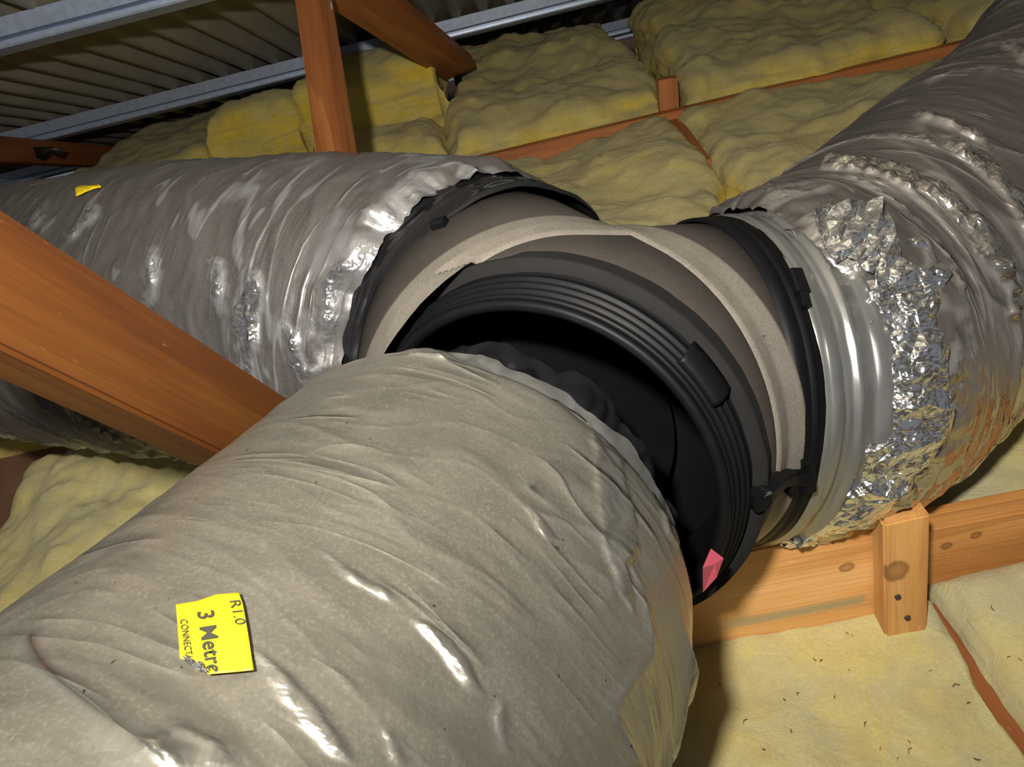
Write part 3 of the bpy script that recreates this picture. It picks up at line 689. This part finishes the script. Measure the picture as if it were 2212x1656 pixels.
sfR = sleeve('foil_sleeve', pathR, radR, 520, 380, M['foil_right'], rdk, dispR, start_n=NE, shear=1.2, rub_sheen=RUB_R, crush=.014, cf=36)
# plastic film core between collar and foil, then the crumpled foil cuff around it
_fr = np.random.default_rng(9).uniform(-.0016, .0016, 34)
strip('inner_film', CR, NR, [(.008, .2085)] + [(.012 + .1 * k / 33, .2130 + _fr[k] + .002 * math.sin(k * .55)) for k in range(34)], M['film_grey'], rdk, 260, .0028, 21, nf=2.2)
def facets(o, amp, seed, cuts=2):
    bm = bmesh.new(); bm.from_mesh(o.data); bmesh.ops.subdivide_edges(bm, edges=bm.edges[:], cuts=cuts, use_grid_fill=True)
    bm.normal_update(); rg = np.random.default_rng(seed); d = rg.uniform(-amp, amp, len(bm.verts))
    mv = [(v, v.co + v.normal * float(d[i])) for i, v in enumerate(bm.verts)]
    for v, c in mv: v.co = c
    bm.to_mesh(o.data); bm.free(); return o
def crumpled(name, c, n, r0, r1, l0, l1, mat, parent, seed, amp, N=120, nr=11, sag=0.0):
    """crushed foil collar: coarse jittered triangles, flat shaded"""
    rg = np.random.default_rng(seed); n = unit(n); a = unit(np.cross(n, (0, 0, 1))); b = np.cross(a, n)
    S, K = np.meshgrid(np.linspace(0, 1, nr), np.arange(N), indexing='ij')
    TH = (K + rg.uniform(-.3, .3, S.shape) + rg.uniform(-.2, .2, (1, N)) + .25 * (np.arange(nr)[:, None] % 2)) * 2 * np.pi / N
    low = sstep(.2, -.9, np.cos(TH))
    hump = np.sin(np.pi * np.clip(S, 0, 1)) ** .8
    rr = r0 + (r1 - r0) * hump * (1 - .6 * low) * sstep(.97, .55, np.cos(TH)) + (amp * rg.uniform(-.5, .5, (1, N)) + .45 * amp * rg.uniform(-.5, .5, S.shape)) * sstep(0, .2, S) + amp * 1.3 * perlin(np.cos(TH) * 5, np.sin(TH) * 5, S * 2 + seed)
    ax = l0 + (l1 - l0) * S * (1 - .55 * low) * (1 + .35 * perlin(np.cos(TH) * 3, np.sin(TH) * 3, seed)) + amp * .5 * rg.uniform(-.5, .5, S.shape) - sag * low * (1 - S)
    V = c + n * ax[..., None] + rr[..., None] * (np.cos(TH)[..., None] * b + np.sin(TH)[..., None] * a)
    q = gridfaces(nr, N, True); fl_ = rg.random(len(q)) < .5
    T = [t for f, k in zip(q.tolist(), fl_) for t in (((f[0], f[1], f[2]), (f[0], f[2], f[3])) if k else ((f[0], f[1], f[3]), (f[1], f[2], f[3])))]
    return facets(meshobj(name, V, T, mat, parent, False, attrs={'clean': np.ones(S.shape)}), amp * .07, seed)
crumpled('foil_cuff', CE, NE, .216, .244, -.012, .100, M['foil_bare'], rdk, 3, .012, N=96, nr=8, sag=.045)

# patches, labels and print that lie on a sleeve
from mathutils.geometry import delaunay_2d_cdt
def patch(name, bvh, poly, mat, parent, off=.004, amp=.0, step=5.0, lift=None, thick=.0008, flatsh=True, clean=1.0, seed=0):
    """a thin sheet lying on a sleeve; poly is its outline as seen in the photograph, laid on the sleeve's surface"""
    rg = np.random.default_rng(seed + 5); B = []
    for i in range(len(poly)):
        p, q = np.array(poly[i], float), np.array(poly[(i + 1) % len(poly)], float); k = max(1, int(np.linalg.norm(q - p) / step))
        for t in range(k):
            e = p + (q - p) * t / k
            B.append(e + (rg.uniform(-.07, .07, 2) * step if (amp and t) else 0))
    px = [p[0] for p in B]; py = [p[1] for p in B]; I = []
    for x in np.arange(min(px), max(px), step):
        for y in np.arange(min(py), max(py), step):
            I.append((x + (rg.uniform(-.4, .4) * step if amp else .01), y + (rg.uniform(-.4, .4) * step if amp else .02)))
    I = np.array(I); I = I[inpoly(I[:, 0], I[:, 1], [tuple(b) for b in B])] if len(I) else I
    d_ = np.array([min(np.hypot(p[0] - b[0], p[1] - b[1]) for b in B) for p in I]); I = I[d_ > step * .45]
    pts = [Vector((float(p[0]), float(p[1]))) for p in list(B) + list(I)]; nb = len(B)
    vs, es, fs = delaunay_2d_cdt(pts, [], [list(range(nb))], 1, 1e-4)[:3]
    V = []; N = []; ok = []
    for v in vs:
        q, n = hit(bvh, v.x, v.y); ok.append(q is not None); V.append(q if q is not None else np.zeros(3)); N.append(n if n is not None else np.zeros(3))
    V = np.array(V); N = unit(np.sum(N, axis=0)); fs = [f for f in fs if all(ok[i] for i in f)]
    for k in range(3):                                                 # relax so the sheet bridges fine folds
        A = V.copy(); W = np.ones(len(V))
        for f in fs:
            for a in range(len(f)): b = f[(a + 1) % len(f)]; a_ = f[a]; A[a_] += V[b]; A[b] += V[a_]; W[a_] += 1; W[b] += 1
        Vn = A / W[:, None]; V = V + N * ((Vn - V) @ N)[:, None]
    d = off + amp * rg.random(len(V))
    if lift: d = d + np.array([lift(v.x, v.y) for v in vs])
    V = V + N * d[:, None]
    o = meshobj(name, V, [f[::-1] for f in fs], mat, parent, not flatsh, attrs={'clean': np.full(len(V), clean)})
    bm = bmesh.new(); bm.from_mesh(o.data); bmesh.ops.delete(bm, geom=[v for v in bm.verts if not v.link_faces], context='VERTS'); bm.to_mesh(o.data); bm.free()
    if amp: facets(o, amp * .05, seed)
    solid(o, thick); return o
bF = bvh_of([sfF]); bL = bvh_of([sfL]); bR = bvh_of([sfR])
# yellow label on the front duct
stp = [(383, 1318), (430, 1310), (470, 1296), (518, 1292), (527, 1318), (538, 1380), (550, 1459), (497, 1464), (452, 1468), (436, 1444), (392, 1434), (388, 1380)]
st = patch('sticker', bF, stp, M['yellow'], fd, .0045, 0, 6.0, flatsh=False, thick=.0006); st['label'] = 'yellow paper label with black print'
cu = patch('curled_corner', bF, [(394, 1436), (436, 1446), (452, 1468), (425, 1462)], M['foil_bare'], st, .0055, .002, 9.0, thick=.0006)
def lettering(text, o_px, right_px, up_px, bold=0.0):
    """text laid along right_px with letter tops towards up_px, on the front sleeve"""
    cu = bpy.data.curves.new('print', 'FONT'); cu.body = text; cu.size = 1.0; cu.offset = bold; cu.resolution_u = 3
    tmp = bpy.data.objects.new('print', cu); C.objects.link(tmp); bpy.context.view_layer.update()
    me = bpy.data.meshes.new_from_object(tmp.evaluated_get(dg())); C.objects.unlink(tmp); bpy.data.objects.remove(tmp)
    bm = bmesh.new(); bm.from_mesh(me); bmesh.ops.triangulate(bm, faces=bm.faces[:])
    wdt = max(v.co.x for v in bm.verts); rx = np.array(right_px, float); ux = np.array(up_px, float)
    for v in bm.verts:
        p = np.array(o_px) + rx * (v.co.x / wdt) + ux * v.co.y
        q, n = hit(bFs, p[0], p[1])
        if q is None: q, n = hit(bF, p[0], p[1]); q = q + n * .0048
        q = q + n * .0009; v.co = Vector(q)
    o = bm_obj('lettering', bm, M['ink'], st); return o
bFs = bvh_of([st])
lettering('R1.0', (495, 1298), (14, 54), (33, -4))
lettering('3 Metre', (426, 1322), (22, 135), (50, -8), .014)
lettering('CONNECTA', (389, 1340), (13, 88), (22, -3.5))
# little yellow label far along the left duct
s2 = patch('sticker', bL, [(166, 408), (216, 402), (222, 408), (192, 416), (168, 428)], M['yellow'], ldk, .004, 0, 5.0, flatsh=False)
# loose folds on the front duct mouth and the tongues of torn foil on the right duct
patch('torn_foil_tongue', bR, [(1900, 470), (1935, 560), (1962, 590), (1990, 640), (2008, 700), (2025, 780), (2036, 850), (2036, 888), (2005, 850), (1990, 790), (1965, 740), (1940, 730), (1900, 690), (1870, 640), (1880, 560), (1850, 500)], M['foil_bare'], rdk, .006, .010, 22.0)
patch('torn_foil_tongue', bR, [(1745, 470), (1800, 450), (1890, 450), (1905, 520), (1880, 600), (1830, 560), (1800, 580), (1770, 540)], M['foil_bare'], rdk, .005, .010, 20.0, seed=3)
patch('torn_foil_tongue', bR, [(1880, 620), (1935, 660), (1955, 740), (1930, 800), (1905, 840), (1870, 800), (1860, 700)], M['foil_bare'], rdk, .008, .012, 20.0, seed=8)
patch('nail_plate', bvh_of([post]), [(706, -30), (735, -30), (741, 48), (730, 52), (716, 22)], M['zinc'], post, .002, 0, 12.0, flatsh=False, thick=.0015)
# pink scrap hanging from the torn liner
q0 = P(1535, 1185, .72); q1 = P(1562, 1205, .72); q2 = P(1548, 1245, .72); q3 = P(1518, 1278, .73); q4 = P(1518, 1225, .71)
pk = meshobj('pink_scrap', [q0, q1, q2, q3, q4, (q0 + q2) / 2 + np.array([0, -.004, .003])], [(0, 1, 5), (1, 2, 5), (2, 3, 5), (3, 4, 5), (4, 0, 5)], M['pink'], fd, False); solid(pk, .0008)
pk['label'] = 'pink plastic scrap'

# ------------------------------------------------------------------ splinters on the near batts
rnd = random.Random(4)
bb = bvh_of([o for o in C.objects if o.name.startswith('insulation_batt')])
spots = [(1830, 1368), (1842, 1374), (1835, 1448), (1724, 1500), (1695, 1512), (1902, 1618), (1964, 1602), (1966, 1622), (2065, 1482), (1710, 1580), (2145, 1314), (2092, 1520), (1760, 1425), (1774, 1428), (1803, 1506), (1870, 1565), (2010, 1450), (1610, 1560), (2180, 1420), (1650, 1620), (1940, 1640), (2110, 1640), (1555, 1480), (2205, 1425)]
for k, (x, y) in enumerate(spots):
    q, n = hit(bb, x, y)
    if q is None: continue
    L = rnd.choice([.003, .004, .004, .006, .009]); w = rnd.uniform(.0006, .0014); a = rnd.uniform(0, 3.1)
    d0 = np.array([math.cos(a), math.sin(a), rnd.uniform(-.1, .3)]); bend = np.array([-d0[1], d0[0], .4]) * L * .25
    o = chunk('splinter', [q - d0 * L / 2 + n * .001, q + bend + n * .0015, q + d0 * L / 2 + n * .001], w, w, M['splinter'], None, n)
    right = q[0] > .44
    tag(o, 'tiny brown splinter on the corner batt right of the gap' if right else 'tiny brown splinter on the large pale batt in the bottom right foreground', 'splinter', 'splinters on the corner batt' if right else 'splinters on the large near batt')
